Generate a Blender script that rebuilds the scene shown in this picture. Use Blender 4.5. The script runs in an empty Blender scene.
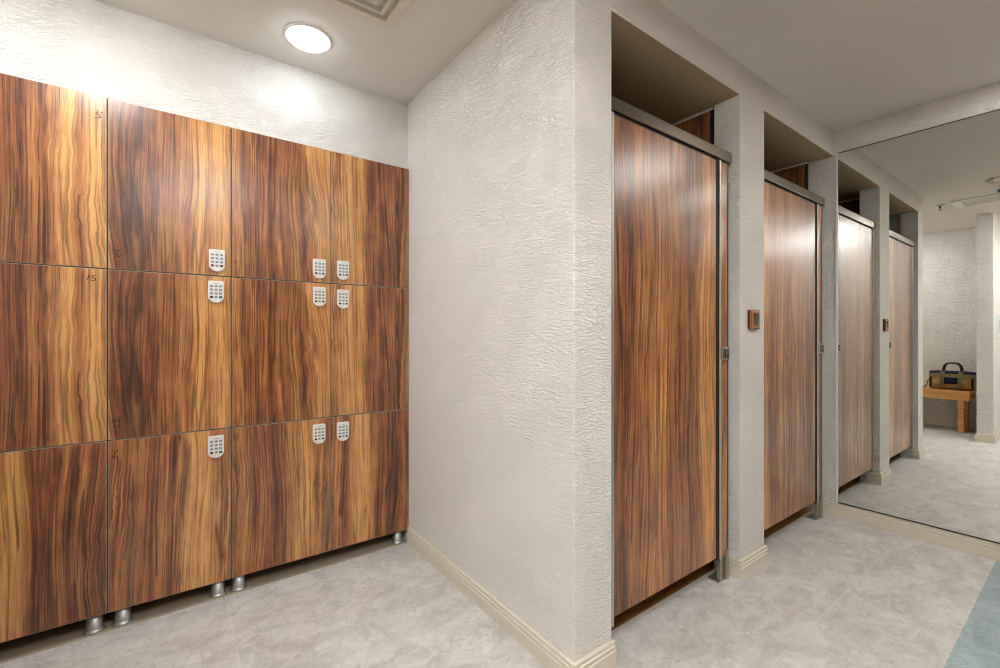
import bpy, bmesh, math
from mathutils import Vector, Matrix
scene = bpy.context.scene
COL = scene.collection
PI = math.pi

# ---------------------------------------------------------------- sizes (metres)
XA = 1.0918      # side wall that closes the locker bay
YL = 2.393       # plaster above the lockers
YF = 2.3776      # locker door fronts
Y0 = 1.064       # face of the cubicle wall
YJ = 1.192       # back of its piers
H = 2.536        # ceiling
ZO = 2.3786      # soffit over the cubicles
XM = 3.5187      # mirror face
XR = 3.5240      # wall behind the mirror
X1, X2, X3 = 1.2824, 2.2422, 2.5053
XL = -1.10       # wall behind the bench
YB = -1.15       # wall behind the camera
EMPTYX = XL

# ---------------------------------------------------------------- node helpers
def new_mat(name):
    m = bpy.data.materials.new(name); m.use_nodes = True
    nt = m.node_tree
    for n in list(nt.nodes): nt.nodes.remove(n)
    out = nt.nodes.new('ShaderNodeOutputMaterial')
    b = nt.nodes.new('ShaderNodeBsdfPrincipled')
    nt.links.new(b.outputs[0], out.inputs[0])
    return m, nt, b

class NG:
    def __init__(s, nt): s.nt = nt
    def n(s, t, **k):
        x = s.nt.nodes.new(t)
        for a, v in k.items(): setattr(x, a, v)
        return x
    def put(s, sock, v):
        if isinstance(v, bpy.types.NodeSocket): s.nt.links.new(v, sock)
        else: sock.default_value = v
    def math(s, op, a, b=0.0, c=0.0, clamp=False):
        x = s.n('ShaderNodeMath', operation=op, use_clamp=clamp)
        s.put(x.inputs[0], a); s.put(x.inputs[1], b); s.put(x.inputs[2], c)
        return x.outputs[0]
    def add(s, a, b): return s.math('ADD', a, b)
    def mul(s, a, b): return s.math('MULTIPLY', a, b)
    def sub(s, a, b): return s.math('SUBTRACT', a, b)
    def comb(s, x, y, z):
        c = s.n('ShaderNodeCombineXYZ')
        s.put(c.inputs[0], x); s.put(c.inputs[1], y); s.put(c.inputs[2], z)
        return c.outputs[0]
    def sep(s, v):
        c = s.n('ShaderNodeSeparateXYZ'); s.put(c.inputs[0], v); return c.outputs
    def noise(s, vec, scale=1.0, detail=2.0, rough=0.5, dist=0.0, dim='3D'):
        x = s.n('ShaderNodeTexNoise', noise_dimensions=dim)
        s.put(x.inputs['Vector'], vec); x.inputs['Scale'].default_value = scale
        x.inputs['Detail'].default_value = detail; x.inputs['Roughness'].default_value = rough
        x.inputs['Distortion'].default_value = dist
        return x.outputs[0]
    def ramp(s, fac, stops, interp='LINEAR'):
        x = s.n('ShaderNodeValToRGB'); cr = x.color_ramp; cr.interpolation = interp
        while len(cr.elements) > 1: cr.elements.remove(cr.elements[-1])
        for i, (p, c) in enumerate(stops):
            if not isinstance(c, (tuple, list)): c = (c, c, c)
            e = cr.elements[0] if i == 0 else cr.elements.new(p)
            e.position = p; e.color = (*c[:3], 1)
        s.put(x.inputs[0], fac)
        return x.outputs[0]
    def step(s, v, lo, hi):
        x = s.n('ShaderNodeMapRange', interpolation_type='SMOOTHSTEP')
        s.put(x.inputs[0], v); x.inputs[1].default_value = lo; x.inputs[2].default_value = hi
        x.inputs[3].default_value = 0; x.inputs[4].default_value = 1
        return x.outputs[0]
    def mix(s, f, a, b, blend='MIX'):
        x = s.n('ShaderNodeMix', data_type='RGBA', blend_type=blend)
        s.put(x.inputs[0], f)
        for i, v in ((6, a), (7, b)):
            s.put(x.inputs[i], v if isinstance(v, bpy.types.NodeSocket) else (*v[:3], 1))
        return x.outputs[2]
    def bump(s, h, strength, dist):
        x = s.n('ShaderNodeBump'); s.put(x.inputs['Height'], h)
        x.inputs['Strength'].default_value = strength; x.inputs['Distance'].default_value = dist
        return x.outputs[0]

def sr(r, g, b):   # 8 bit display colour -> linear
    f = lambda c: (c/255/12.92) if c/255 <= .04045 else ((c/255+.055)/1.055)**2.4
    return (f(r), f(g), f(b))

def plain(name, col, rough=.5, metal=0.0, mottle=.06, scale=30, emit=None, es=0):
    m, nt, b = new_mat(name); g = NG(nt)
    pos = g.n('ShaderNodeNewGeometry').outputs['Position']
    nz = g.noise(pos, scale, 3, .6)
    lo = tuple(c*(1-mottle) for c in col); hi = tuple(min(1, c*(1+mottle)) for c in col)
    nt.links.new(g.ramp(nz, [(.3, lo), (.7, hi)]), b.inputs['Base Color'])
    b.inputs['Roughness'].default_value = rough; b.inputs['Metallic'].default_value = metal
    if emit:
        b.inputs['Emission Color'].default_value = (*emit, 1); b.inputs['Emission Strength'].default_value = es
    return m

# ---------------------------------------------------------------- materials
def stucco(name, col):
    m, nt, b = new_mat(name); g = NG(nt)
    pos = g.n('ShaderNodeNewGeometry').outputs['Position']
    x, y, z = g.sep(pos)
    t = g.add(x, y)                                   # runs along both wall directions
    w = g.noise(pos, 5, 2, .5)
    w2 = g.noise(g.comb(x, y, g.add(z, 7.3)), 22, 2, .5)
    zz = g.add(z, g.add(g.mul(g.sub(w, .5), .06), g.mul(g.sub(w2, .5), .008)))
    v = g.comb(g.mul(t, 40), g.mul(g.sub(x, y), 12), g.mul(zz, 165))
    n1 = g.noise(v, 1, 3, .55, .35)
    ridge = g.step(n1, .40, .60)
    v2 = g.comb(g.mul(t, 60), g.mul(g.sub(x, y), 25), g.mul(zz, 170))
    n2 = g.noise(v2, 1, 2, .6, .3)
    patch = g.step(g.noise(pos, 7, 2, .5), .3, .62)
    h = g.add(g.mul(g.mul(ridge, g.add(g.mul(patch, .4), .6)), 1.0), g.mul(n2, .45))
    nt.links.new(g.bump(h, .9, .0054), b.inputs['Normal'])
    lo = tuple(c*.97 for c in col)
    nt.links.new(g.mix(g.noise(pos, 3, 2, .5), lo, col), b.inputs['Base Color'])
    b.inputs['Roughness'].default_value = .75
    b.inputs['Specular IOR Level'].default_value = .3
    return m

GOLD, MID, RED, DARK = sr(216, 163, 100), sr(170, 113, 67), sr(127, 77, 48), sr(72, 42, 26)

def wood(name, stops, x0, x1, seed, use_object=False, zmod=None, zoff=0.0, rough=.3, burls=(), sat=1.0):
    """stops: (x, tone) of the board's broad figure, tone 0 dark heart .. 1 pale sap"""
    m, nt, b = new_mat(name); g = NG(nt)
    if use_object: pos = g.n('ShaderNodeTexCoord').outputs['Object']
    else: pos = g.n('ShaderNodeNewGeometry').outputs['Position']
    x, y, z = g.sep(pos)
    if zmod: z = g.math('FLOORED_MODULO', g.sub(z, zoff), zmod)
    wa = g.noise(g.comb(g.mul(x, 4.2), seed, g.mul(z, .95)), 1, 1, .4)
    wb = g.noise(g.comb(g.mul(x, 22), seed+3, g.mul(z, 5.5)), 1, 2, .5)
    xw = g.add(x, g.add(g.mul(g.sub(wa, .5), .13), g.mul(g.sub(wb, .5), .007)))
    bmask = None
    for (bx, bz, rx, rz) in burls:
        dx = g.math('DIVIDE', g.sub(x, bx), rx); dz = g.math('DIVIDE', g.sub(z, bz), rz)
        r2 = g.add(g.mul(dx, dx), g.mul(dz, dz))
        k = g.math('EXPONENT', g.mul(r2, -1.0))
        bmask = k if bmask is None else g.math('MAXIMUM', bmask, k)
    if bmask is not None:
        bn = g.noise(g.comb(g.mul(x, 26), seed+8, g.mul(z, 17)), 1, 3, .55, .4)
        bn2 = g.noise(g.comb(g.mul(x, 9), seed+5, g.mul(z, 6)), 1, 2, .5)
        xw = g.add(xw, g.mul(bmask, g.add(g.mul(g.sub(bn, .5), .020), g.mul(g.sub(bn2, .5), .038))))
    u = g.math('DIVIDE', g.sub(xw, x0), (x1-x0))
    tone = g.ramp(u, [((sx-x0)/(x1-x0), t) for sx, t in stops])
    tone = g.add(.10, g.mul(tone, .80))
    g0 = g.noise(g.comb(g.mul(xw, 30), seed+11, g.mul(z, 1.0)), 1, 2, .5)
    g1 = g.noise(g.comb(g.mul(xw, 95), seed+1, g.mul(z, 1.8)), 1, 3, .6)
    g2 = g.noise(g.comb(g.mul(xw, 330), seed+2, g.mul(z, 6)), 1, 2, .5)
    t2 = g.add(tone, g.add(g.mul(g.sub(g0, .5), .75), g.add(g.mul(g.sub(g1, .5), 1.0), g.mul(g.sub(g2, .5), .7))))
    blotch = g.noise(g.comb(g.mul(x, 16), seed+17, g.mul(z, 8)), 1, 3, .6)
    t2 = g.add(t2, g.mul(g.sub(blotch, .5), .5))
    col = g.ramp(t2, [(0.0, DARK), (.25, RED), (.55, MID), (.95, GOLD)])
    # olive heart streaks
    ol = g.noise(g.comb(g.mul(xw, 17), seed+21, g.mul(z, .9)), 1, 2, .5)
    col = g.mix(g.mul(g.step(ol, .56, .68), .22), col, sr(150, 122, 84))
    # dark growth lines: thin, broken, grouped
    def lines(freq, zf, width, lo, hi, sd):
        l1 = g.noise(g.comb(g.mul(xw, freq), seed+sd, g.mul(z, zf)), 1, 1, .4)
        ln = g.sub(1.0, g.step(g.math('ABSOLUTE', g.sub(l1, .5)), .0, width))
        br = g.noise(g.comb(g.mul(xw, freq*.5), seed+sd+2, g.mul(z, 3.2)), 1, 2, .5)
        return g.mul(ln, g.step(br, lo, hi))
    line = g.math('MAXIMUM', lines(42, .45, .05, .44, .52, 4), g.mul(lines(85, .7, .06, .47, .56, 9), .85))
    line = g.math('MAXIMUM', line, g.mul(lines(20, .5, .020, .42, .50, 14), 1.0))
    line = g.mul(line, g.sub(1.0, g.mul(tone, .5)))
    col = g.mix(g.mul(line, .92), col, sr(58, 34, 22))
    hs = g.n('ShaderNodeHueSaturation'); hs.inputs['Saturation'].default_value = sat
    g.put(hs.inputs['Color'], col)
    nt.links.new(hs.outputs[0], b.inputs['Base Color'])
    b.inputs['Roughness'].default_value = rough
    b.inputs['Coat Weight'].default_value = .38; b.inputs['Coat Roughness'].default_value = .24
    nt.links.new(g.bump(g1, .04, .001), b.inputs['Normal'])
    return m

M = {}
M['stucco'] = stucco('stucco', (.84, .815, .765))
M['ceiling'] = plain('ceiling_paint', (.73, .695, .645), .8, mottle=.01, scale=6)
M['baseboard'] = plain('cream_baseboard', sr(214, 207, 190), .4, mottle=.02)
M['alu'] = plain('brushed_aluminium', sr(190, 194, 194), .46, .9, .04, 60)
M['strip'] = plain('pale_aluminium_strip', sr(196, 190, 180), .3, .45, .04, 50)
M['rail'] = plain('satin_steel_rail', sr(118, 110, 98), .3, 1.0, .06, 50)
M['alu_dark'] = plain('dark_channel', sr(78, 72, 62), .4, .8, .06)
M['black'] = plain('black_void', (.012, .011, .010), .7)  # near-black: paints shaded gaps dark, also the controller screen
M['carcass'] = plain('grey_carcass', sr(96, 88, 78), .5)
M['edge'] = plain('edge_band', sr(170, 152, 130), .4)
M['kp_white'] = plain('keypad_white', sr(228, 227, 222), .35, mottle=.01)
M['kp_grey'] = plain('keypad_button', sr(134, 146, 150), .5, mottle=.02)
M['kp_red'] = plain('keypad_red', sr(96, 20, 32), .45)
M['kp_green'] = plain('keypad_green', sr(30, 76, 56), .45)
M['ink'] = plain('pen_ink', sr(40, 26, 20), .6)
M['white_paint'] = plain('white_enamel', (.80, .80, .78), .35, mottle=.01)
M['vent_in'] = plain('vent_inner', (.62, .61, .57), .45, mottle=.02)
M['pine'] = None
M['lamp_cool'] = plain('lamp_lens_cool', (.9, .9, .9), .5, emit=(.86, .95, 1.0), es=17)
M['fill_bay'] = plain('fill_lens_bay', (.9, .9, .9), .5, emit=(.98, .98, .97), es=62)  # lens of the added, unseen fill lights
M['lamp_panel'] = plain('lamp_panel_diffuser', (.9, .9, .9), .5, emit=(1.0, .955, .89), es=7.4)
M['fill_panel'] = plain('fill_panel_diffuser', (.9, .9, .9), .5, emit=(1.0, .955, .89), es=9.5)  # diffuser of the added fill panel behind the camera
M['lamp_panel_cool'] = plain('lamp_panel_diffuser_cool', (.9, .9, .9), .5, emit=(.94, .97, 1.0), es=14)
M['brass'] = plain('bronze_plate', sr(172, 112, 62), .35, .25, .1)
M['brass_dark'] = plain('bronze_plate_edge', sr(70, 40, 24), .4, .2, .1)
M['rocker'] = plain('dark_rocker', sr(62, 70, 72), .3)
M['plastic_grey'] = plain('grey_plastic', sr(90, 92, 90), .4)

# board figure: tone along x, read off the doors
U = [(-1.10, .5), (-.95, .3), (-.80, .7), (-.66, .45), (-.52, .30), (-.475, .30), (-.455, .08), (-.43, .30), (-.40, .28), (-.385, .15), (-.37, .45), (-.335, .80),
     (-.305, .72), (-.292, .28), (-.275, .85), (-.24, .92), (-.222, .8), (-.212, .25), (-.15, .16), (-.08, .22), (-.02, .45), (.04, .58), (.10, .82), (.17, .90), (.205, .5),
     (.225, .55), (.26, .60), (.30, .30), (.42, .22), (.48, .45), (.53, .35), (.56, .85)]
U2 = [(.555, .85), (.64, .75), (.66, .65), (.70, .72), (.76, .90), (.81, .8), (.845, .45), (.88, .22), (.93, .18), (.99, .22), (1.05, .42), (1.10, .5)]
Bt = [(-1.10, .5), (-.95, .3), (-.80, .7), (-.66, .6), (-.52, .88), (-.46, .72), (-.44, .55), (-.43, .10), (-.405, .28), (-.36, .36), (-.30, .20), (-.25, .35), (-.222, .3), (-.21, .40), (-.15, .30),
      (-.10, .32), (-.02, .45), (.0, .22), (.03, .5), (.05, .86), (.11, .82), (.15, .5), (.205, .42), (.225, .5), (.28, .28), (.36, .42), (.43, .22), (.46, .75), (.52, .82), (.58, .68), (.64, .45)]
Bt2 = [(.64, .45), (.69, .5), (.735, .26), (.76, .7), (.83, .92), (.87, .6), (.90, .22), (.98, .16), (1.03, .35), (1.1, .36)]
ZM = .6935
M['wood_up'] = wood('walnut_laminate_upper', U, -1.10, .56, 3.1, zmod=ZM, zoff=.7694, burls=((-.27, .22, .075, .2), (.56, .28, .07, .2), (-.17, .10, .06, .1), (-.36, .5, .06, .12)))
M['wood_up2'] = wood('walnut_laminate_upper_right', U2, .555, 1.10, 6.7, zmod=ZM, zoff=.7694, burls=((.67, .3, .06, .22), (1.05, .15, .05, .15)))
M['wood_low'] = wood('walnut_laminate_lower', Bt, -1.10, .64, 9.4, burls=((-.25, .35, .06, .25), (-.17, .5, .06, .2), (.25, .5, .06, .2), (.60, .35, .05, .2)))
M['wood_low2'] = wood('walnut_laminate_lower_right', Bt2, .64, 1.10, 12.2, burls=((1.0, .6, .06, .15),))
DS = [(0, .35), (.04, .3), (.10, .18), (.17, .28), (.21, .5), (.27, .42), (.31, .62), (.36, .6), (.41, .4), (.46, .45), (.53, .22), (.60, .3), (.64, .5), (.68, .85), (.735, .8), (.78, .5), (.84, .55), (.93, .5)]
M['wood_door'] = wood('walnut_laminate_cubicle', DS, 0, .94, 21.3, use_object=True, rough=.3, burls=((.40, 1.15, .07, .25), (.12, .6, .05, .2)))
DS2 = [(0, .6), (.05, .62), (.10, .75), (.16, .3), (.24, .4), (.30, .65), (.36, .45), (.46, .5), (.52, .6), (.60, .35), (.66, .25), (.735, .35), (.78, .5), (.84, .55), (.93, .5)]
M['wood_door2'] = wood('walnut_laminate_cubicle_b', DS2, 0, .94, 33.3, use_object=True, rough=.3, burls=((.40, 1.25, .07, .2),))
M['wood_part'] = wood('walnut_laminate_partition', [(0, .3), (.3, .4), (.6, .2), (.8, .5), (1.3, .3)], 0, 1.3, 41.0, use_object=True, rough=.35)

def pine():
    m, nt, b = new_mat('pine_boards'); g = NG(nt)
    x, y, z = g.sep(g.n('ShaderNodeTexCoord').outputs['Object'])
    n = g.noise(g.comb(g.mul(x, 40), g.mul(y, 2.5), g.mul(z, 30)), 1, 3, .55, .3)
    k = g.noise(g.comb(g.mul(x, 14), g.mul(y, 9), g.mul(z, 12)), 1, 2, .5)
    c = g.ramp(n, [(.3, sr(196, 130, 66)), (.7, sr(226, 172, 104))])
    c = g.mix(g.step(k, .68, .76), c, sr(128, 72, 36))
    nt.links.new(c, b.inputs['Base Color']); b.inputs['Roughness'].default_value = .45
    return m
M['pine'] = pine()

def tile(name, base, dark, light, joints=True):
    m, nt, b = new_mat(name); g = NG(nt)
    pos = g.n('ShaderNodeNewGeometry').outputs['Position']
    x, y, z = g.sep(pos)
    w = g.noise(pos, 2.2, 3, .55)
    w2 = g.noise(g.comb(g.add(x, 9), y, 4.0), 2.2, 3, .55)
    q = g.comb(g.add(x, g.mul(g.sub(w, .5), .35)), g.add(y, g.mul(g.sub(w2, .5), .35)), 0.0)
    cl = g.noise(g.comb(g.mul(x, 1.0), g.mul(y, 1.5), 1.0), 6.5, 8, .68, .5)
    c = g.ramp(cl, [(.36, dark), (.5, base), (.64, light)])
    fine = g.noise(pos, 38, 4, .65)
    c = g.mix(g.mul(g.step(fine, .48, .7), .5), c, dark)
    fine2 = g.noise(g.comb(g.add(x, 3), y, 2.0), 60, 4, .7)
    c = g.mix(g.mul(g.step(fine2, .52, .7), .45), c, light)
    v1 = g.noise(q, 3.4, 3, .5)
    vein = g.sub(1.0, g.step(g.math('ABSOLUTE', g.sub(v1, .5)), .0, .022))
    v2 = g.noise(g.comb(x, y, 5.5), 2.0, 2, .5)
    c = g.mix(g.mul(g.mul(vein, g.step(v2, .42, .6)), .42), c, tuple(min(1, l*1.1) for l in light))
    v3 = g.noise(g.comb(g.add(x, 4.0), g.add(y, 2.0), g.mul(w, .6)), 6.0, 3, .55)
    vd = g.sub(1.0, g.step(g.math('ABSOLUTE', g.sub(v3, .5)), .0, .016))
    c = g.mix(g.mul(vd, .4), c, tuple(d*.8 for d in dark))
    if joints:
        def jl(a, off, size):
            f = g.math('FLOORED_MODULO', g.sub(a, off), size)
            d = g.math('MINIMUM', f, g.sub(size, f))
            return g.sub(1.0, g.step(d, .0010, .0022))
        j = g.math('MAXIMUM', jl(x, .19, 1.2), jl(y, .715, .6))
        c = g.mix(g.mul(j, .38), c, tuple(min(1, l*1.15) for l in light))
    nt.links.new(c, b.inputs['Base Color'])
    b.inputs['Roughness'].default_value = .42
    nt.links.new(g.bump(fine, .06, .001), b.inputs['Normal'])
    return m
M['tile'] = tile('grey_stone_tile', sr(198, 195, 190), sr(180, 176, 170), sr(212, 210, 205))
M['tile_blue'] = tile('stone_tile_blue_grey_tone', sr(152, 170, 174), sr(134, 153, 158), sr(168, 186, 190))
M['brown_floor'] = plain('brown_floor', sr(168, 122, 68), .45, mottle=.2, scale=14)
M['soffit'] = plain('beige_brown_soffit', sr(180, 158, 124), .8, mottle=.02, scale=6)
M['brown_tile'] = plain('brown_wall_tile', sr(112, 82, 54), .35, mottle=.08)
M['back_wall_tint'] = plain('brown_bounce_wall', sr(128, 92, 62), .5, mottle=.1)  # unseen wall, brown chosen to darken and tint light bounced to the ceiling
M['vent_frame'] = plain('aged_white_vent', sr(218, 213, 198), .4, mottle=.01)
M['foot_steel'] = plain('pale_steel', sr(178, 172, 158), .35, .85, .05)
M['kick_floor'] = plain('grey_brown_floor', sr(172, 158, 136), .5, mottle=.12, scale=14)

def mirror_mat():
    m, nt, b = new_mat('silver_mirror')
    b.inputs['Base Color'].default_value = (.82, .845, .81, 1); b.inputs['Metallic'].default_value = 1
    b.inputs['Roughness'].default_value = 0.0
    return m
M['mirror'] = mirror_mat()
M['bag_tan'] = plain('tan_canvas', sr(160, 122, 66), .85, mottle=.15, scale=60)
M['bag_strap'] = plain('khaki_webbing', sr(150, 130, 88), .85, mottle=.1, scale=80)
M['bag_navy'] = plain('navy_canvas', sr(32, 38, 66), .8, mottle=.15, scale=60)
M['bag_dark'] = plain('black_leather', sr(30, 26, 24), .55, mottle=.1)

# ---------------------------------------------------------------- mesh helpers
def nb(): return bmesh.new()

def box(bm, x0, x1, y0, y1, z0, z1, mi=0, bev=0.0, front_mi=None):
    r = bmesh.ops.create_cube(bm, size=1.0)
    vs = r['verts']
    for v in vs:
        v.co = Vector((x0+(v.co.x+.5)*(x1-x0), y0+(v.co.y+.5)*(y1-y0), z0+(v.co.z+.5)*(z1-z0)))
    fs = set(f for v in vs for f in v.link_faces)
    for f in fs:
        f.material_index = mi
        if front_mi is not None and f.normal.y < -.5: f.material_index = front_mi
    bm.normal_update()
    if front_mi is not None:
        for f in fs:
            if f.normal.y < -.5: f.material_index = front_mi
    if bev:
        es = set(e for v in vs for e in v.link_edges)
        bmesh.ops.bevel(bm, geom=list(es), offset=bev, segments=2, affect='EDGES', profile=.6)

def zblock(bm, pts, z0, z1, rnd=(), r=.008, mi=0):
    """vertical prism over a plan polygon (counter-clockwise), corners in rnd rounded"""
    P = []
    n = len(pts)
    for i, p in enumerate(pts):
        if i in rnd:
            a = Vector(pts[i-1])-Vector(p); c = Vector(pts[(i+1) % n])-Vector(p)
            a.normalize(); c.normalize()
            p = Vector(p)
            for k in range(5):
                t = k/4
                q = (p+a*r)*(1-t)**2 + p*2*t*(1-t) + (p+c*r)*t**2
                P.append((q.x, q.y))
        else: P.append(tuple(p))
    lo = [bm.verts.new((x, y, z0)) for x, y in P]; hi = [bm.verts.new((x, y, z1)) for x, y in P]
    m = len(P)
    fs = [bm.faces.new(lo[::-1]), bm.faces.new(hi)]
    for i in range(m): fs.append(bm.faces.new((lo[i], lo[(i+1) % m], hi[(i+1) % m], hi[i])))
    for f in fs: f.material_index = mi

def prism(bm, pts, axis, a0, a1, mi=0, bev=0):
    """closed outline (u,w) extruded along axis; axis 'x': (y,z)  'y': (x,z)  'z': (x,y)"""
    def mk(u, w, a):
        return {'x': (a, u, w), 'y': (u, a, w), 'z': (u, w, a)}[axis]
    A = [bm.verts.new(mk(u, w, a0)) for u, w in pts]; B = [bm.verts.new(mk(u, w, a1)) for u, w in pts]
    n = len(pts)
    fs = [bm.faces.new(A), bm.faces.new(B[::-1])]
    for i in range(n): fs.append(bm.faces.new((A[i], B[i], B[(i+1) % n], A[(i+1) % n])))
    for f in fs: f.material_index = mi
    bmesh.ops.recalc_face_normals(bm, faces=fs)
    if bev:
        bmesh.ops.bevel(bm, geom=list(fs[0].edges), offset=bev, segments=2, affect='EDGES')

def lathe(bm, prof, cx, cy, seg=32, mi=0, mis=None):
    rings = []
    for r, z in prof:
        rings.append([bm.verts.new((cx+r*math.cos(2*PI*k/seg), cy+r*math.sin(2*PI*k/seg), z)) for k in range(seg)])
    for i in range(len(rings)-1):
        for k in range(seg):
            f = bm.faces.new((rings[i][k], rings[i][(k+1) % seg], rings[i+1][(k+1) % seg], rings[i+1][k]))
            f.material_index = mis[i] if mis else mi; f.smooth = True
    for rr, fl in ((rings[0], True), (rings[-1], False)):
        f = bm.faces.new(rr[::-1] if fl else rr); f.material_index = mi

def tube(bm, pts, r, seg=10, mi=0, flat=1.0):
    pts = [Vector(p) for p in pts]; rings = []
    for i, p in enumerate(pts):
        d = (pts[min(i+1, len(pts)-1)]-pts[max(i-1, 0)]).normalized()
        a = d.cross(Vector((1, 0, 0)))
        if a.length < .1: a = d.cross(Vector((0, 0, 1)))
        a.normalize(); c = d.cross(a).normalized()
        rings.append([bm.verts.new(p+(a*math.cos(2*PI*k/seg)*flat+c*math.sin(2*PI*k/seg))*r) for k in range(seg)])
    for i in range(len(rings)-1):
        for k in range(seg):
            f = bm.faces.new((rings[i][k], rings[i][(k+1) % seg], rings[i+1][(k+1) % seg], rings[i+1][k])); f.material_index = mi; f.smooth = True
    bm.faces.new(rings[0][::-1]).material_index = mi; bm.faces.new(rings[-1]).material_index = mi

def obj(name, bm, mats, parent=None, loc=(0, 0, 0), normals=True, smooth_angle=None):
    if normals: bmesh.ops.recalc_face_normals(bm, faces=bm.faces[:])
    me = bpy.data.meshes.new(name); bm.to_mesh(me); bm.free()
    for m in (mats if isinstance(mats, (list, tuple)) else [mats]): me.materials.append(M[m] if isinstance(m, str) else m)
    o = bpy.data.objects.new(name, me); COL.objects.link(o)
    o.location = loc
    if parent: o.parent = parent
    return o

def thing(name, label, cat, loc=(0, 0, 0), group=None):
    o = bpy.data.objects.new(name, None); COL.objects.link(o)
    o.empty_display_size = .1
    o.location = loc; o['label'] = label; o['category'] = cat; o['kind'] = 'thing'
    if group: o['group'] = group
    return o

def struct(name, bm, mats, label=None):
    o = obj(name, bm, mats); o['kind'] = 'structure'
    if label: o['label'] = label
    return o

def dup(root, loc, label, remap=None):
    r = root.copy(); COL.objects.link(r); r.location = loc; r['label'] = label
    def rec(src, dst):
        for ch in [c for c in src.children]:
            c = ch.copy(); COL.objects.link(c); c.parent = dst
            rec(ch, c)
    rec(root, r)
    return r

# ================================================================= THE SETTING
bm = nb()   # tile floor: locker bay, corridor, thresholds of the cubicles
box(bm, XL-.1, XA+.02, .344, YF, -.06, 0)
box(bm, XA+.02, XR+.1, .344, 1.178, -.06, 0)
box(bm, XL-.1, XA-.3, YB-.1, .344, -.06, 0)
struct('floor', bm, 'tile', 'grey stone-look tile floor')
bm = nb(); box(bm, XA-.3, XR+.1, YB-.1, .344, -.06, 0)  # same tile pattern in a bluer, darker colour
struct('floor_strip', bm, 'tile_blue', 'tile floor along the corridor, coloured blue-grey up to a straight edge')
bm = nb(); box(bm, XA+.02, XR+.1, 1.178, YL+.1, -.06, .0)
struct('floor_cubicle', bm, 'brown_floor', 'brown floor inside the cubicles')
bm = nb(); box(bm, X1, X2, 1.172, 1.180, -.01, .0015); box(bm, X3, XR, 1.172, 1.180, -.01, .0015)
struct('trim_1', bm, 'baseboard', 'pale threshold line of the cubicles')
bm = nb(); box(bm, XL-.1, XA+.02, YF, 2.92, -.06, 0)
struct('floor_recess', bm, 'kick_floor', 'brown floor under the lockers')

bm = nb(); box(bm, XL-.1, XR+.1, YB-.1, 2.95, H, H+.08)
struct('ceiling', bm, 'ceiling', 'white painted ceiling')
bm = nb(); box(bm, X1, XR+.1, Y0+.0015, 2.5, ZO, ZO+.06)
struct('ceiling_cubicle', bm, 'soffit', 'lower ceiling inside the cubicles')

bm = nb()    # plaster above the lockers, back of their recess
box(bm, XL-.1, XA+.02, YL, 2.95, 2.154, H+.01)
box(bm, XL-.1, XA+.02, 2.87, 2.95, -.01, 2.154)
struct('wall_back', bm, 'stucco', 'white textured plaster wall above the lockers')

bm = nb()    # side wall of the locker bay + first pier (one L-shaped block), its outer corner rounded
zblock(bm, [(XA, Y0), (X1, Y0), (X1, YJ), (1.20, YJ), (1.20, 2.95), (XA, 2.95)], -.01, H+.01, rnd=(0,), r=.005)
zblock(bm, [(X2, Y0), (X3, Y0), (X3, YJ), (X2, YJ)], -.01, ZO)
box(bm, X1, XR+.02, Y0, YJ, ZO+.0005, H+.01)
struct('wall_cubicles', bm, 'stucco', 'cream textured plaster wall with piers around the cubicle openings')
bm = nb(); box(bm, 1.2, XR+.1, YL, YL+.1, -.01, ZO+.05)
struct('wall_cubicle_back', bm, 'brown_tile')

bm = nb(); box(bm, XR, XR+.1, YB-.1, 2.45, -.01, H+.01)
struct('wall_right', bm, 'stucco', 'cream plaster wall behind the mirror')
bm = nb(); box(bm, XL-.1, XL, YB-.1, 2.95, -.01, H+.01)
struct('wall_left', bm, 'stucco', 'cream plaster wall behind the bench')
bm = nb(); zblock(bm, [(XL-.01, .725), (-.205, .725), (-.205, .855), (XL-.01, .855)], -.01, H+.01, rnd=(1, 2), r=.008)
struct('wall_stub', bm, 'stucco', 'short plaster wall end beside the bench, seen in the mirror')
bm = nb(); box(bm, XL-.1, XR+.1, YB-.1, YB, -.01, H+.01)
struct('wall_front', bm, 'back_wall_tint')

# baseboards: moulded profile swept along a plan path (room on the right-hand side of travel)
PROF = [(0, 0), (.014, 0), (.014, .050), (.0105, .053), (.0105, .058), (.013, .061), (.0125, .067), (.0085, .070), (.0085, .074), (.0105, .078), (.0095, .084), (.005, .087), (0, .087)]
def sweep(bm, path):
    path = [Vector(p) for p in path]; rings = []
    for i, p in enumerate(path):
        ds = []
        if i > 0: ds.append((path[i]-path[i-1]).normalized())
        if i < len(path)-1: ds.append((path[i+1]-path[i]).normalized())
        ns = [Vector((d.y, -d.x)) for d in ds]
        n = ns[0] if len(ns) == 1 else (ns[0]+ns[1])/(1+ns[0].dot(ns[1]))
        rings.append([bm.verts.new((p.x+n.x*o, p.y+n.y*o, z)) for o, z in PROF])
    k = len(PROF)
    for i in range(len(rings)-1):
        for j in range(k):
            bm.faces.new((rings[i][j], rings[i][(j+1) % k], rings[i+1][(j+1) % k], rings[i+1][j]))
    bm.faces.new(rings[0]); bm.faces.new(rings[-1][::-1])
def baseboard(name, path, label):
    bm = nb(); sweep(bm, path); struct(name, bm, 'baseboard', label)
baseboard('baseboard_bay', [(X1+.0, YJ-.09), (X1, Y0), (XA, Y0), (XA, YF)][::-1], 'cream moulded baseboard on the bay wall')
baseboard('baseboard_pier', [(X3, 1.15), (X3, Y0), (X2, Y0), (X2, 1.15)][::-1], 'cream moulded baseboard round the middle pier')
baseboard('baseboard_mirror', [(XR, YB), (XR, 1.15)][::-1], 'cream moulded baseboard under the mirror')
baseboard('baseboard_left', [(XL, 2.37), (XL, .855)][::-1], 'cream moulded baseboard behind the bench')
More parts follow.
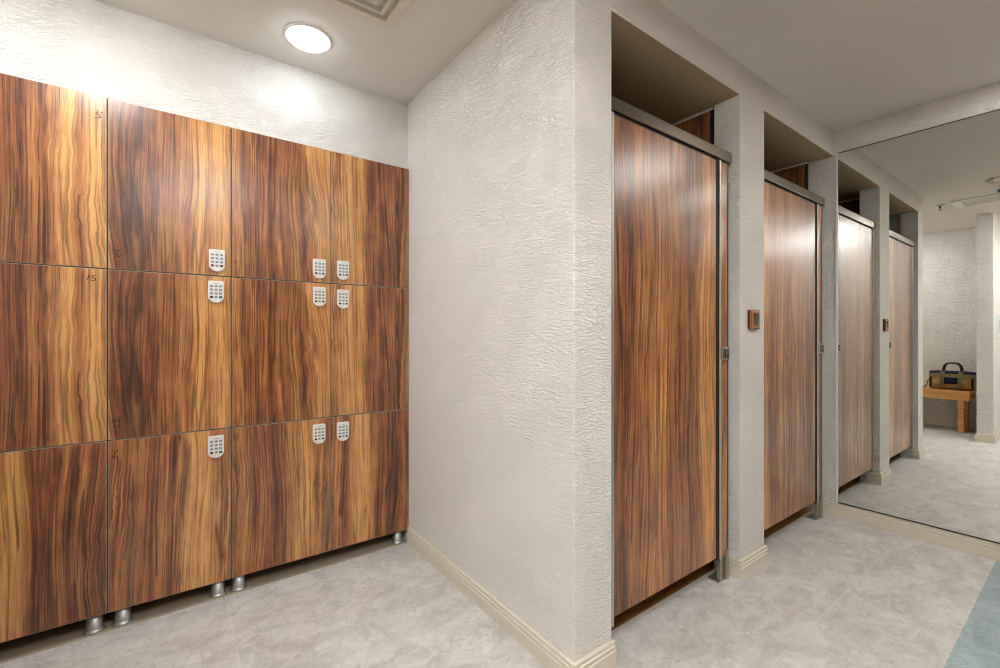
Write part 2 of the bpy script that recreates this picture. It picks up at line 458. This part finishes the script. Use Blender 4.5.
baseboard('baseboard_stub', [(XL, .725), (-.205, .725), (-.205, .855), (XL, .855)], 'cream moulded baseboard round the wall end')

# ================================================================= LOCKERS
ZT, Z1, Z2, ZB = 2.153, 1.4627, .7694, .0731
def digit_strokes(kind):
    # handwritten marks: polylines in a unit box (x right, z up)
    return {
        'five': [[(.95, 1.0), (.35, .95), (.15, .60), (.55, .52), (.72, .30), (.55, .05), (.05, .0)]],
        'fifteen': [[(.16, .95), (.0, .10)], [(1.0, .95), (.62, .98), (.48, .70), (.70, .52), (.92, .36), (.90, .10), (.68, .0), (.42, .06)]],
        'twelve': [[(.0, .95), (.85, .95)], [(.62, .72), (.42, .50), (.45, .22), (.68, .12), (.95, .22), (1.0, .42)]],
        'seven': [[(.0, .95), (.9, .92)], [(.52, .66), (.42, .35)]],
        'tee': [[(.0, .75), (.42, .78)], [(.66, 1.0), (.64, .55)], [(.2, .35), (.2, .0)], [(.62, .40), (.60, .05)]],
        'six': [[(.70, 1.0), (.25, .70), (.10, .35)], [(.55, .55), (.62, .30), (.70, .0)], [(.35, .45), (.62, .50)]],
        'eleven': [[(.1, .85), (.0, .0)], [(.62, 1.0), (.60, .05)]],
    }[kind]

def locker_door(parent, x0, x1, z0, z1, wood_m, keypad=None, mark=None):
    """door slab with pale edge band; local origin at its lower left front corner stays world aligned (wood uses world space)"""
    bm = nb()
    gp = .0019
    box(bm, x0+gp, x1-gp, YF, YF+.018, z0+gp, z1-gp, 1, .0016)
    bm.normal_update()
    for f in bm.faces: f.material_index = 0 if f.normal.y < -.99 else 1
    d = obj('door', bm, [wood_m, 'edge'], parent)
    if keypad:
        kx, kz = keypad            # centre x, top z
        w, h, t = .0305, .100, .012
        pts = [(-w+.004, 0), (-w, -.004), (-w, -h*.76), (-w*.86, -h*.86), (-w*.55, -h*.955), (0, -h), (w*.55, -h*.955), (w*.86, -h*.86), (w, -h*.76), (w, -.004), (w-.004, 0)]
        bm = nb()
        prism(bm, [(kx+a, kz+c) for a, c in pts], 'y', YF-t, YF, 0, .003)
        for r in range(4):
            for c in range(3):
                bx = kx+(c-1)*.0172; bz = kz-.024-r*.0165
                mi = 1
                if r == 3 and c == 0: mi = 2
                if r == 3 and c == 2: mi = 3
                box(bm, bx-.0057, bx+.0057, YF-t-.0016, YF-t+.001, bz-.0045, bz+.0045, mi)
        box(bm, kx-.010, kx+.010, YF-t-.0006, YF-t+.001, kz-.0125, kz-.0105, 1)
        k = obj('keypad_lock', bm, ['kp_white', 'kp_grey', 'kp_red', 'kp_green'], d)
        k['label'] = 'white keypad lock'
    if mark:
        kind, mx, mz, mw, mh = mark
        bm = nb()
        for st in digit_strokes(kind):
            tube(bm, [(mx+a*mw, YF-.0002, mz+c*mh) for a, c in st], .0016, 6)
        o = obj('handwritten_number', bm, 'ink', d); o['label'] = 'dark pen mark'
    return d

def locker_foot(parent, x, y):
    bm = nb()
    lathe(bm, [(.033, 0), (.033, .006), (.0275, .011), (.026, .014), (.026, ZB)], x, y, 28)
    f = obj('foot', bm, 'alu', parent); f['label'] = 'round aluminium foot'

def cabinet(label, cols, feet, doors):
    x0, x1 = cols[0], cols[-1]
    # parts stay in world coordinates (locker base Empty at its own floor point is offset back)
    t = thing('locker_cabinet', label, 'locker', (0, 0, 0), 'locker cabinets in the bay')
    bm = nb()
    yb = 2.80; a = .0005
    box(bm, x0+a, x0+.018, YF+.019, yb, ZB, ZT); box(bm, x1-.018, x1-a, YF+.019, yb, ZB, ZT)
    box(bm, x0+.018, x1-.018, YF+.019, yb, ZB, ZB+.018); box(bm, x0+.018, x1-.018, YF+.019, yb, ZT-.018, ZT)
    box(bm, x0+.018, x1-.018, yb-.008, yb, ZB+.018, ZT-.018)
    for z in (Z1, Z2): box(bm, x0+.018, x1-.018, YF+.019, yb-.008, z-.009, z+.009)
    for x in cols[1:-1]: box(bm, x-.016, x+.016, YF+.019, yb-.008, ZB+.018, ZT-.018)
    obj('carcass', bm, 'carcass', t)
    for d in doors: locker_door(t, *d)
    for x in feet:
        locker_foot(t, x, 2.420); locker_foot(t, x, 2.74)
    # put the Empty at the cabinet's base without moving the parts
    off = Vector(((x0+x1)/2, YF+.2, 0)); t.location = off
    for c in t.children:
        c.location = -off
    return t

XC0, XC1, XC2, XC3, XC4 = -1.0985, -.6595, -.2190, .2100, .6507
XC5 = 1.0910
cabinet('left walnut-grain double locker cabinet, cut off by the photo edge, nearest the camera', [XC0, XC1, XC2], [-.262, -1.05], [
    (XC0, XC1, Z1, ZT, 'wood_up', (-.70, 1.583)), (XC0, XC1, Z2, Z1, 'wood_up', (-.70, 1.4395)), (XC0, XC1, ZB, Z2, 'wood_low', (-.70, .740)),
    (XC1, XC2, Z1, ZT, 'wood_up', (-.615, 1.583), ('five', -.2575, 2.062, .026, .026)),
    (XC1, XC2, Z2, Z1, 'wood_up', (-.615, 1.4395), ('fifteen', -.278, 1.412, .026, .022)),
    (XC1, XC2, ZB, Z2, 'wood_low', (-.615, .740))])
cabinet('middle walnut-grain single-column locker cabinet with three keypad doors', [XC2, XC3], [-.174, .160], [
    (XC2, XC3, Z1, ZT, 'wood_up', (.1535, 1.581), ('twelve', -.205, 1.512, .030, .030)),
    (XC2, XC3, Z2, Z1, 'wood_up', (.150, 1.4395), ('tee', -.204, .815, .034, .044)),
    (XC2, XC3, ZB, Z2, 'wood_low', (.1505, .741), ('six', -.204, .674, .026, .055))])
cabinet('right walnut-grain double locker cabinet against the plaster side wall', [XC3, XC4, XC5], [.243, 1.036], [
    (XC3, XC4, Z1, ZT, 'wood_up', (.5955, 1.582), ('seven', .221, 1.515, .016, .024)),
    (XC3, XC4, Z2, Z1, 'wood_up', (.5955, 1.4395)),
    (XC3, XC4, ZB, Z2, 'wood_low', (.594, .740), ('eleven', .224, .705, .020, .034)),
    (XC4, XC5, Z1, ZT, 'wood_up2', (.7145, 1.584)), (XC4, XC5, Z2, Z1, 'wood_up2', (.7145, 1.433)), (XC4, XC5, ZB, Z2, 'wood_low2', (.7145, .737))])

# ================================================================= CUBICLE FRONTS
YD = 1.094
def cubicle_front(x, label, wood_m):
    t = thing('changing_cubicle', label, 'cubicle', (x, YD, 0), 'cubicles')
    zt, zb = 2.030, .130
    bm = nb(); box(bm, .047, .792, .004, .024, zb, zt, 1, 0, front_mi=0)
    d = obj('door', bm, [wood_m, 'alu_dark'], t)
    bm = nb(); box(bm, -.004, .926, -.006, .034, 2.040, 2.090, 0, .003)
    h = obj('head_rail', bm, 'rail', t); h['label'] = 'satin steel head rail'
    # black bar painting in the shaded gap under the rail
    bm = nb(); box(bm, 0, .923, .006, .030, 2.031, 2.040, 0)
    obj('rail_gap_shade', bm, 'black', t)
    bm = nb(); box(bm, .0295, .0455, -.002, .026, zb-.030, 2.034, 0, .003)
    o = obj('hinge_post', bm, 'alu', t); o['label'] = 'pale aluminium hinge post'
    bm = nb(); box(bm, .0015, .029, .003, .023, zb-.010, 2.034, 1, .001, front_mi=0)
    obj('hinge_pilaster', bm, [wood_m, 'alu_dark'], t)
    bm = nb(); box(bm, .820, .8315, -.003, .003, .118, 2.036, 0, .003)
    o = obj('edge_strip', bm, 'strip', t); o['label'] = 'bright aluminium edge strip'
    bm = nb(); box(bm, .832, .897, .003, .023, .118, 2.034, 1, .001, front_mi=0)
    obj('pilaster', bm, [wood_m, 'alu_dark'], t)
    bm = nb(); box(bm, .8975, .912, .004, .030, .118, 2.034, 0, .002)
    o = obj('wall_channel', bm, 'alu_dark', t); o['label'] = 'dark wall channel'
    bm = nb(); box(bm, .795, .831, .0035, .034, .118, zt, 0)
    obj('door_gap_shade', bm, 'black', t)  # black filler painting the shaded gap beside the door
    # latch keeper
    bm = nb()
    box(bm, .824, .892, -.012, .003, 1.074, 1.138, 0, .003)
    box(bm, .835, .847, -.017, -.011, 1.084, 1.128, 1, .001); box(bm, .867, .877, -.017, -.011, 1.084, 1.128, 1, .001)
    lathe_pts = [(.857+.006*math.cos(k*PI/6), 1.106+.006*math.sin(k*PI/6)) for k in range(12)]
    prism(bm, lathe_pts, 'y', -.016, -.011, 0)
    o = obj('latch', bm, ['foot_steel', 'alu_dark'], t); o['label'] = 'small steel latch keeper'
    # adjustable foot under the pilaster
    bm = nb()
    box(bm, .822, .926, .006, .062, 0, .008, 0, .002)
    box(bm, .842, .906, .008, .026, .008, .1175, 0, .002)
    box(bm, .876, .897, -.006, .002, .0075, .150, 0, .001)
    o = obj('support_foot', bm, 'foot_steel', t); o['label'] = 'steel support foot'
    return t
c1 = cubicle_front(1.288, 'larger walnut-grain cubicle door under a steel rail, left of the light switch pier', 'wood_door')
c2 = cubicle_front(X3+.004, 'further walnut-grain cubicle door under a steel rail, between the light switch pier and the mirror', 'wood_door2')

def partition(x, label):
    t = thing('cubicle_partition', label, 'partition', (x, 1.205, 0), 'cubicle partitions')
    bm = nb()
    r = box(bm, 0, .018, .012, 1.17, .15, 2.335, 0)
    # wood figure runs along local x of the material, so turn the slab: build along x and rotate
    bm.free(); bm = nb(); box(bm, .012, 1.17, -.018, 0, .15, 2.364, 0)
    p = obj('panel', bm, 'wood_part', t); p.rotation_euler = (0, 0, PI/2)
    bm = nb(); box(bm, -.003, .021, 0, 1.175, 2.3642, 2.3775, 0, .001)
    o = obj('top_rail', bm, 'white_paint', t); o['label'] = 'pale top rail'
    bm = nb(); box(bm, -.003, .022, 0, .012, .10, 2.364, 0)
    obj('edge_gap_shade', bm, 'black', t)  # black strip painting the shadow gap at the panel's front edge
    bm = nb(); box(bm, .0, .02, .20, .24, 0, .15, 0, .002); obj('leg', bm, 'rail', t)
    bm = nb(); box(bm, .0, .02, .95, .99, 0, .15, 0, .002); obj('leg', bm, 'rail', t)
    return t
partition(X2+.010, 'dark wood-grain partition panel glimpsed above the nearer cubicle door')
partition(XR-.040, 'dark wood-grain partition panel glimpsed above the further cubicle door, by the mirror')

# ================================================================= MIRROR
t = thing('wall_mirror', 'large frameless mirror covering the end wall, reflecting the cubicles and bench', 'mirror', (XM, -.05, .09))
YM0, YM1 = -1.05, 1.040
bm = nb(); box(bm, 0, .005, YM0+.05, YM1+.05, .006, 2.386-.09, 0)
obj('mirror_glass', bm, 'mirror', t)
bm = nb(); box(bm, -.0035, .0052, YM0+.05, YM1+.05, 2.2965, 2.3005, 0); o = obj('top_channel', bm, 'alu_dark', t); o['label'] = 'dark thin top channel'
bm = nb(); box(bm, -.0035, .0052, YM0+.05, YM1+.05, .0005, .0055, 0); o = obj('bottom_channel', bm, 'alu_dark', t); o['label'] = 'dark thin bottom channel'
bm = nb(); box(bm, -.004, .0052, YM1+.0505, YM1+.063, -.001, 2.3005, 0, .001); o = obj('edge_trim', bm, 'white_paint', t); o['label'] = 'white edge trim'

# ================================================================= CEILING FITTINGS
def downlight(x, y, label, lens='lamp_cool', group='recessed ceiling downlights', R=.088):
    t = thing('downlight', label, 'ceiling light', (x, y, H), group)
    bm = nb(); seg = 48
    prof = [(R-.006, -.0015), (R-.001, -.006), (R+.006, -.007), (R+.012, -.004), (R+.0125, 0)]
    rings = [[bm.verts.new((r*math.cos(2*PI*k/seg), r*math.sin(2*PI*k/seg), z)) for k in range(seg)] for r, z in prof]
    for i in range(len(rings)-1):
        for k in range(seg):
            f = bm.faces.new((rings[i][k], rings[i][(k+1) % seg], rings[i+1][(k+1) % seg], rings[i+1][k])); f.smooth = True
    obj('trim_ring', bm, 'white_paint', t)
    bm = nb(); lathe(bm, [(R-.005, -.0005), (R-.005, -.006), (R-.010, -.016), (R-.030, -.023), (R-.06, -.026)], 0, 0, 48)
    o = obj('lens', bm, lens, t); o['label'] = 'glowing white lens'
    return t
dl = downlight(.487, 2.128, 'lit round white downlight in the ceiling above the lockers')
dup(dl, (-.90, 2.128, H), 'lit round downlight above the left lockers, outside the photo')
def fill_downlight(x, y, lens, label): return downlight(x, y, label, lens, 'added unseen fill lights', .12)  # unseen lights added to even out the room's brightness
fill_downlight(-.30, 1.72, 'fill_bay', 'added unseen fill light over the locker bay floor')
fill_downlight(-.80, -.25, 'fill_bay', 'added unseen fill light left of the camera')
fill_downlight(.30, .05, 'fill_bay', 'added unseen fill light above the camera')
def led_panel(x, y, label, lens='lamp_panel'):
    t = thing('led_panel', label, 'ceiling light', (x, y, H), 'square ceiling light panels over the corridor')
    bm = nb()
    for a, b_, c, d in ((-.30, -.275, -.30, .30), (.275, .30, -.30, .30), (-.275, .275, -.30, -.275), (-.275, .275, .275, .30)): box(bm, a, b_, c, d, -.012, -.0005, 0, .002)
    obj('frame', bm, 'white_paint', t)
    bm = nb(); box(bm, -.2745, .2745, -.2745, .2745, -.008, -.0005); obj('diffuser', bm, lens, t)
led_panel(3.05, -.10, 'lit square light panel over the corridor beside the mirror, outside the photo')
led_panel(1.35, -.58, 'added unseen fill panel over the corridor behind the camera', 'fill_panel')  # unseen panel added to brighten the piers
led_panel(-.15, -.48, 'cool lit square light panel behind and above the camera', 'lamp_panel_cool')

def square_vent(cx, cy, hw, hl, label):
    t = thing('ceiling_vent', label, 'vent', (cx, cy, H), 'ceiling vents')
    def frame(bm, a0, b0, z0, a1, b1, z1):
        # sloped rectangular ring between outer (a0,b0,z0) and inner (a1,b1,z1)
        o = [bm.verts.new((sx*a0, sy*b0, z0)) for sx, sy in ((-1, -1), (1, -1), (1, 1), (-1, 1))]
        i = [bm.verts.new((sx*a1, sy*b1, z1)) for sx, sy in ((-1, -1), (1, -1), (1, 1), (-1, 1))]
        for k in range(4): bm.faces.new((o[k], o[(k+1) % 4], i[(k+1) % 4], i[k]))
    bm = nb()
    frame(bm, hw, hl, -.0005, hw, hl, -.016); frame(bm, hw, hl, -.016, hw-.005, hl-.005, -.020)
    frame(bm, hw-.005, hl-.005, -.020, hw-.042, hl-.042, -.020); frame(bm, hw-.042, hl-.042, -.020, hw-.042, hl-.042, -.0005)
    obj('outer_frame', bm, 'vent_frame', t, normals=False)
    s = .050
    while min(hw, hl)-s > .05:
        bm = nb()
        a, b_ = hw-s, hl-s
        frame(bm, a, b_, -.004, a-.020, b_-.020, -.020); frame(bm, a-.020, b_-.020, -.020, a-.031, b_-.031, -.0205)
        frame(bm, a-.031, b_-.031, -.0205, a-.031, b_-.031, -.004)
        obj('louvre', bm, 'vent_frame', t, normals=False)
        s += .042
    bm = nb(); box(bm, -hw+.0425, hw-.0425, -hl+.0425, hl-.0425, -.0025, -.0006); obj('back_plate', bm, 'vent_in', t)
    return t
square_vent(.460, 1.535, .300, .300, 'square white louvred ceiling vent beside the lit downlight')

t = thing('ceiling_grille', 'long white ceiling grille seen only in the mirror', 'vent', (.575, .45, H))
bm = nb()
for x0, x1, y0, y1 in ((-.17, -.135, -.48, .48), (.135, .17, -.48, .48), (-.135, .135, -.48, -.40), (-.135, .135, .40, .48)): box(bm, x0, x1, y0, y1, -.016, -.0005, 0, .003)
obj('frame', bm, 'white_paint', t)
for k in range(7):
    x = -.117+k*.039
    bm = nb(); prism(bm, [(x+.012, -.003), (x+.010, -.002), (x-.013, -.013), (x-.011, -.014)], 'y', -.399, .399, 0)
    obj('slat', bm, 'vent_frame', t)
bm = nb(); box(bm, -.134, .134, -.399, .399, -.002, -.0005); obj('back_plate', bm, 'vent_in', t)

t = thing('fire_sprinkler', 'small pendant sprinkler on the ceiling, left of the grille in the mirror', 'sprinkler', (.645, 1.013, H))
bm = nb(); lathe(bm, [(.040, -.0005), (.040, -.004), (.030, -.010), (.012, -.012)], 0, 0, 24); obj('escutcheon', bm, 'vent_in', t)
bm = nb(); lathe(bm, [(.010, -.010), (.010, -.030), (.006, -.034), (.004, -.046)], 0, 0, 12)
for s in (-1, 1): tube(bm, [(s*.009, 0, -.026), (s*.014, 0, -.036), (s*.004, 0, -.050)], .0022, 6)
obj('head', bm, 'rail', t)
bm = nb(); lathe(bm, [(.006, -.049), (.020, -.051), (.020, -.053), (.004, -.055)], 0, 0, 16); obj('deflector', bm, 'rail', t)

t = thing('smoke_detector', 'small dark ceiling detector at the right photo edge in the mirror, beside the grille', 'detector', (.93, .555, H))
bm = nb(); lathe(bm, [(.050, -.0005), (.050, -.008), (.044, -.012), (.034, -.013)], 0, 0, 32); obj('base', bm, 'white_paint', t)
bm = nb(); lathe(bm, [(.034, -.0125), (.034, -.022), (.030, -.034), (.018, -.042)], 0, 0, 28); obj('sensor_head', bm, 'plastic_grey', t)
t = thing('ceiling_speaker', 'flush round ceiling disc cut by the right photo edge in the mirror', 'ceiling fitting', (1.30, .52, H))
bm = nb(); lathe(bm, [(.105, -.0005), (.105, -.007), (.098, -.011), (.086, -.011), (.086, -.005)], 0, 0, 40); obj('rim', bm, 'vent_in', t)
bm = nb(); lathe(bm, [(.0855, -.004), (.0855, -.0065), (.05, -.009), (.02, -.0095)], 0, 0, 40); obj('grille', bm, 'vent_frame', t)

# ================================================================= LIGHT SWITCH
t = thing('light_switch', 'bronze light switch with dark rocker on the middle pier', 'switch', (2.371, Y0, 1.273))
bm = nb(); box(bm, -.050, .050, -.016, 0, -.049, .049, 1, .003)
box(bm, -.043, .043, -.0185, -.015, -.042, .042, 0, .002)
obj('plate', bm, ['brass', 'brass_dark'], t)
bm = nb(); prism(bm, [(-.0185, -.031), (-.0255, .031), (-.016, .031), (-.016, -.031)], 'x', -.018, .022, 0, .001)
o = obj('rocker', bm, 'rocker', t); o['label'] = 'dark rocker'
bm = nb(); prism(bm, [(.029+.004*math.cos(k*PI/6), -.028+.004*math.sin(k*PI/6)) for k in range(12)], 'y', -.0195, -.018, 0)
obj('indicator', bm, 'alu', t)

# ================================================================= BENCH, BAG, WALL PANEL (seen in the mirror)
t = thing('wooden_bench', 'low pine bench with thick square legs, seen in the mirror under the bag', 'bench', (-.85, 1.52, 0))
BX0, BX1, BY0, BY1 = -.23, .21, -.56, .56
bm = nb()
for k in range(4):
    a = BX0+k*(BX1-BX0)/4; box(bm, a+.001, a+(BX1-BX0)/4-.001, BY0, BY1, .470, .505, 0, .003)
obj('seat', bm, 'pine', t)
bm = nb(); box(bm, BX1-.036, BX1-.002, BY0+.003, BY1-.003, .395, .470, 0, .002); obj('apron', bm, 'pine', t)
bm = nb(); box(bm, BX0+.002, BX0+.036, BY0+.003, BY1-.003, .395, .470, 0, .002); obj('apron', bm, 'pine', t)
for sx in (BX1-.145, BX0+.042):
    for sy in (BY0+.055, BY1-.110):
        bm = nb(); box(bm, sx, sx+.107, sy, sy+.055, 0, .470, 0, .003); obj('leg', bm, 'pine', t)

t = thing('duffel_bag', 'tan and navy duffel bag on the pine bench, seen in the mirror', 'bag', (-.845, 1.135, .507))
L, DP, HT = .205, .125, .225      # half length, half depth, height
def section(s, grow=0.0):
    # closed rounded cross-section (x, z), s = 0..1 shrink near the ends
    pts = []
    for k in range(28):
        a = 2*PI*k/28
        c, sn = math.cos(a), math.sin(a)
        ex = .55
        x = math.copysign(abs(c)**ex, c)*DP*s; z = math.copysign(abs(sn)**(ex+.15), sn)*HT/2*(.85+.15*s)
        if z > 0: x *= 1-.28*(z/(HT/2))
        pts.append((x+math.copysign(grow, x), HT/2+.0+z))
    return pts
def loft(bm, ys, fn, pick, mi=0):
    rings = [[bm.verts.new((x, y, z)) for x, z in fn(y)] for y in ys]
    n = len(rings[0])
    for i in range(len(rings)-1):
        for k in range(n):
            q = (rings[i][k], rings[i][(k+1) % n], rings[i+1][(k+1) % n], rings[i+1][k])
            f = bm.faces.new(q); f.smooth = True; f.material_index = pick(sum((v.co for v in q), Vector())/4)
    for rr in (rings[0][::-1], rings[-1]):
        f = bm.faces.new(rr); f.material_index = mi
ys = [-L, -L+.008, -L+.03, -.13, -.06, 0, .06, .13, L-.03, L-.008, L]
def sec(y):
    e = abs(y)/L
    return section(1-.34*max(0, (e-.68)/.32)**2)
bm = nb(); loft(bm, ys, sec, lambda c: 0); b = obj('body', bm, 'bag_tan', t)
def shell(name, mat, keep, off, parent, label=None):
    bm = nb()
    ys2 = [-L+k*(2*L)/40 for k in range(41)]
    def sec2(y):
        cx = []
        for x, z in sec(y):
            v = Vector((x, z-HT/2)); 
            if v.length: v = v+v.normalized()*off
            cx.append((v.x, HT/2+v.y))
        return cx
    rings = [[(x, y, z) for x, z in sec2(y)] for y in ys2]
    n = len(rings[0]); vs = {}
    def V(i, k):
        if (i, k) not in vs: vs[(i, k)] = bm.verts.new(rings[i][k])
        return vs[(i, k)]
    for i in range(40):
        for k in range(n):
            q = [rings[i][k], rings[i][(k+1) % n], rings[i+1][(k+1) % n], rings[i+1][k]]
            c = sum((Vector(p) for p in q), Vector())/4
            if keep(c):
                f = bm.faces.new((V(i, k), V(i, (k+1) % n), V(i+1, (k+1) % n), V(i+1, k))); f.smooth = True
    r = bmesh.ops.solidify(bm, geom=bm.faces[:], thickness=.003)
    o = obj(name, bm, mat, parent)
    if label: o['label'] = label
    return o
shell('top_panel', 'bag_navy', lambda c: c.z > .178, .003, t, 'navy top panel')
shell('side_panel', 'bag_navy', lambda c: c.x > 0 and .085 < c.z < .155 and abs(c.y) < .085, .003, t, 'navy front panel')
shell('side_band', 'bag_strap', lambda c: c.x > 0 and .142 < c.z < .188, .005, t, 'khaki band along the front')
for s in (-1, 1):
    shell('strap', 'bag_strap', lambda c, s=s: abs(c.y-s*.082) < .016 and c.z > .03, .008, t, 'khaki webbing strap')
    shell('end_trim', 'bag_dark', lambda c, s=s: c.x > 0 and s*c.y > L-.035 and .02 < c.z < .17 and s*c.y < L-.012, .004, t, 'dark end trim')
for s in (-1, 1):
    bm = nb(); pts = []
    for k in range(13):
        a = PI*k/12
        pts.append((s*(.055-.018*math.sin(a)), .082*math.copysign(abs(math.cos(a))**.6, math.cos(a)), .195+.135*math.sin(a)**.7))
    tube(bm, pts, .0085, 10); o = obj('handle', bm, 'bag_dark', t); o['label'] = 'dark leather grab handle'
bm = nb(); tube(bm, [(.03, L-.012, .135), (.05, L+.012, .10), (.06, L+.022, .045), (.07, L+.045, .008), (.06, L+.10, .0045), (.02, L+.15, .0045)], .0045, 8); o = obj('shoulder_strap', bm, 'bag_dark', t); o['label'] = 'dark shoulder strap'
bm = nb(); box(bm, -.004, .004, -L+.06, L-.06, HT+.001, HT+.0065, 0, .001); obj('zip', bm, 'bag_dark', t)

t = thing('wall_controller', 'white wall plate with dark screen on the wall end, right edge of the mirror', 'wall control', (-.545, .725, 1.29))
bm = nb(); box(bm, -.08, .08, -.016, .001, -.13, .13, 0, .004); obj('plate', bm, 'white_paint', t)
bm = nb(); box(bm, -.045, .045, -.019, -.015, -.075, .06, 0, .002); obj('screen', bm, 'black', t)

# ================================================================= CAMERA, WORLD, VIEW
cam = bpy.data.cameras.new('camera'); co = bpy.data.objects.new('camera', cam); COL.objects.link(co)
cam.sensor_width = 36; cam.lens = 443.81*36/1000; cam.clip_start = .02
co.location = (0, 0, 1.2); co.rotation_euler = (PI/2, 0, math.radians(53.7611-90))
scene.camera = co
wd = bpy.data.worlds.new('world'); scene.world = wd; wd.use_nodes = True
wd.node_tree.nodes['Background'].inputs[0].default_value = (.6, .65, .7, 1)
wd.node_tree.nodes['Background'].inputs[1].default_value = .2
scene.cycles.filter_width = 1.1
scene.view_settings.view_transform = 'Standard'; scene.view_settings.look = 'None'
scene.view_settings.gamma = 1; scene.view_settings.use_curve_mapping = False
scene.view_settings.exposure = 0.95
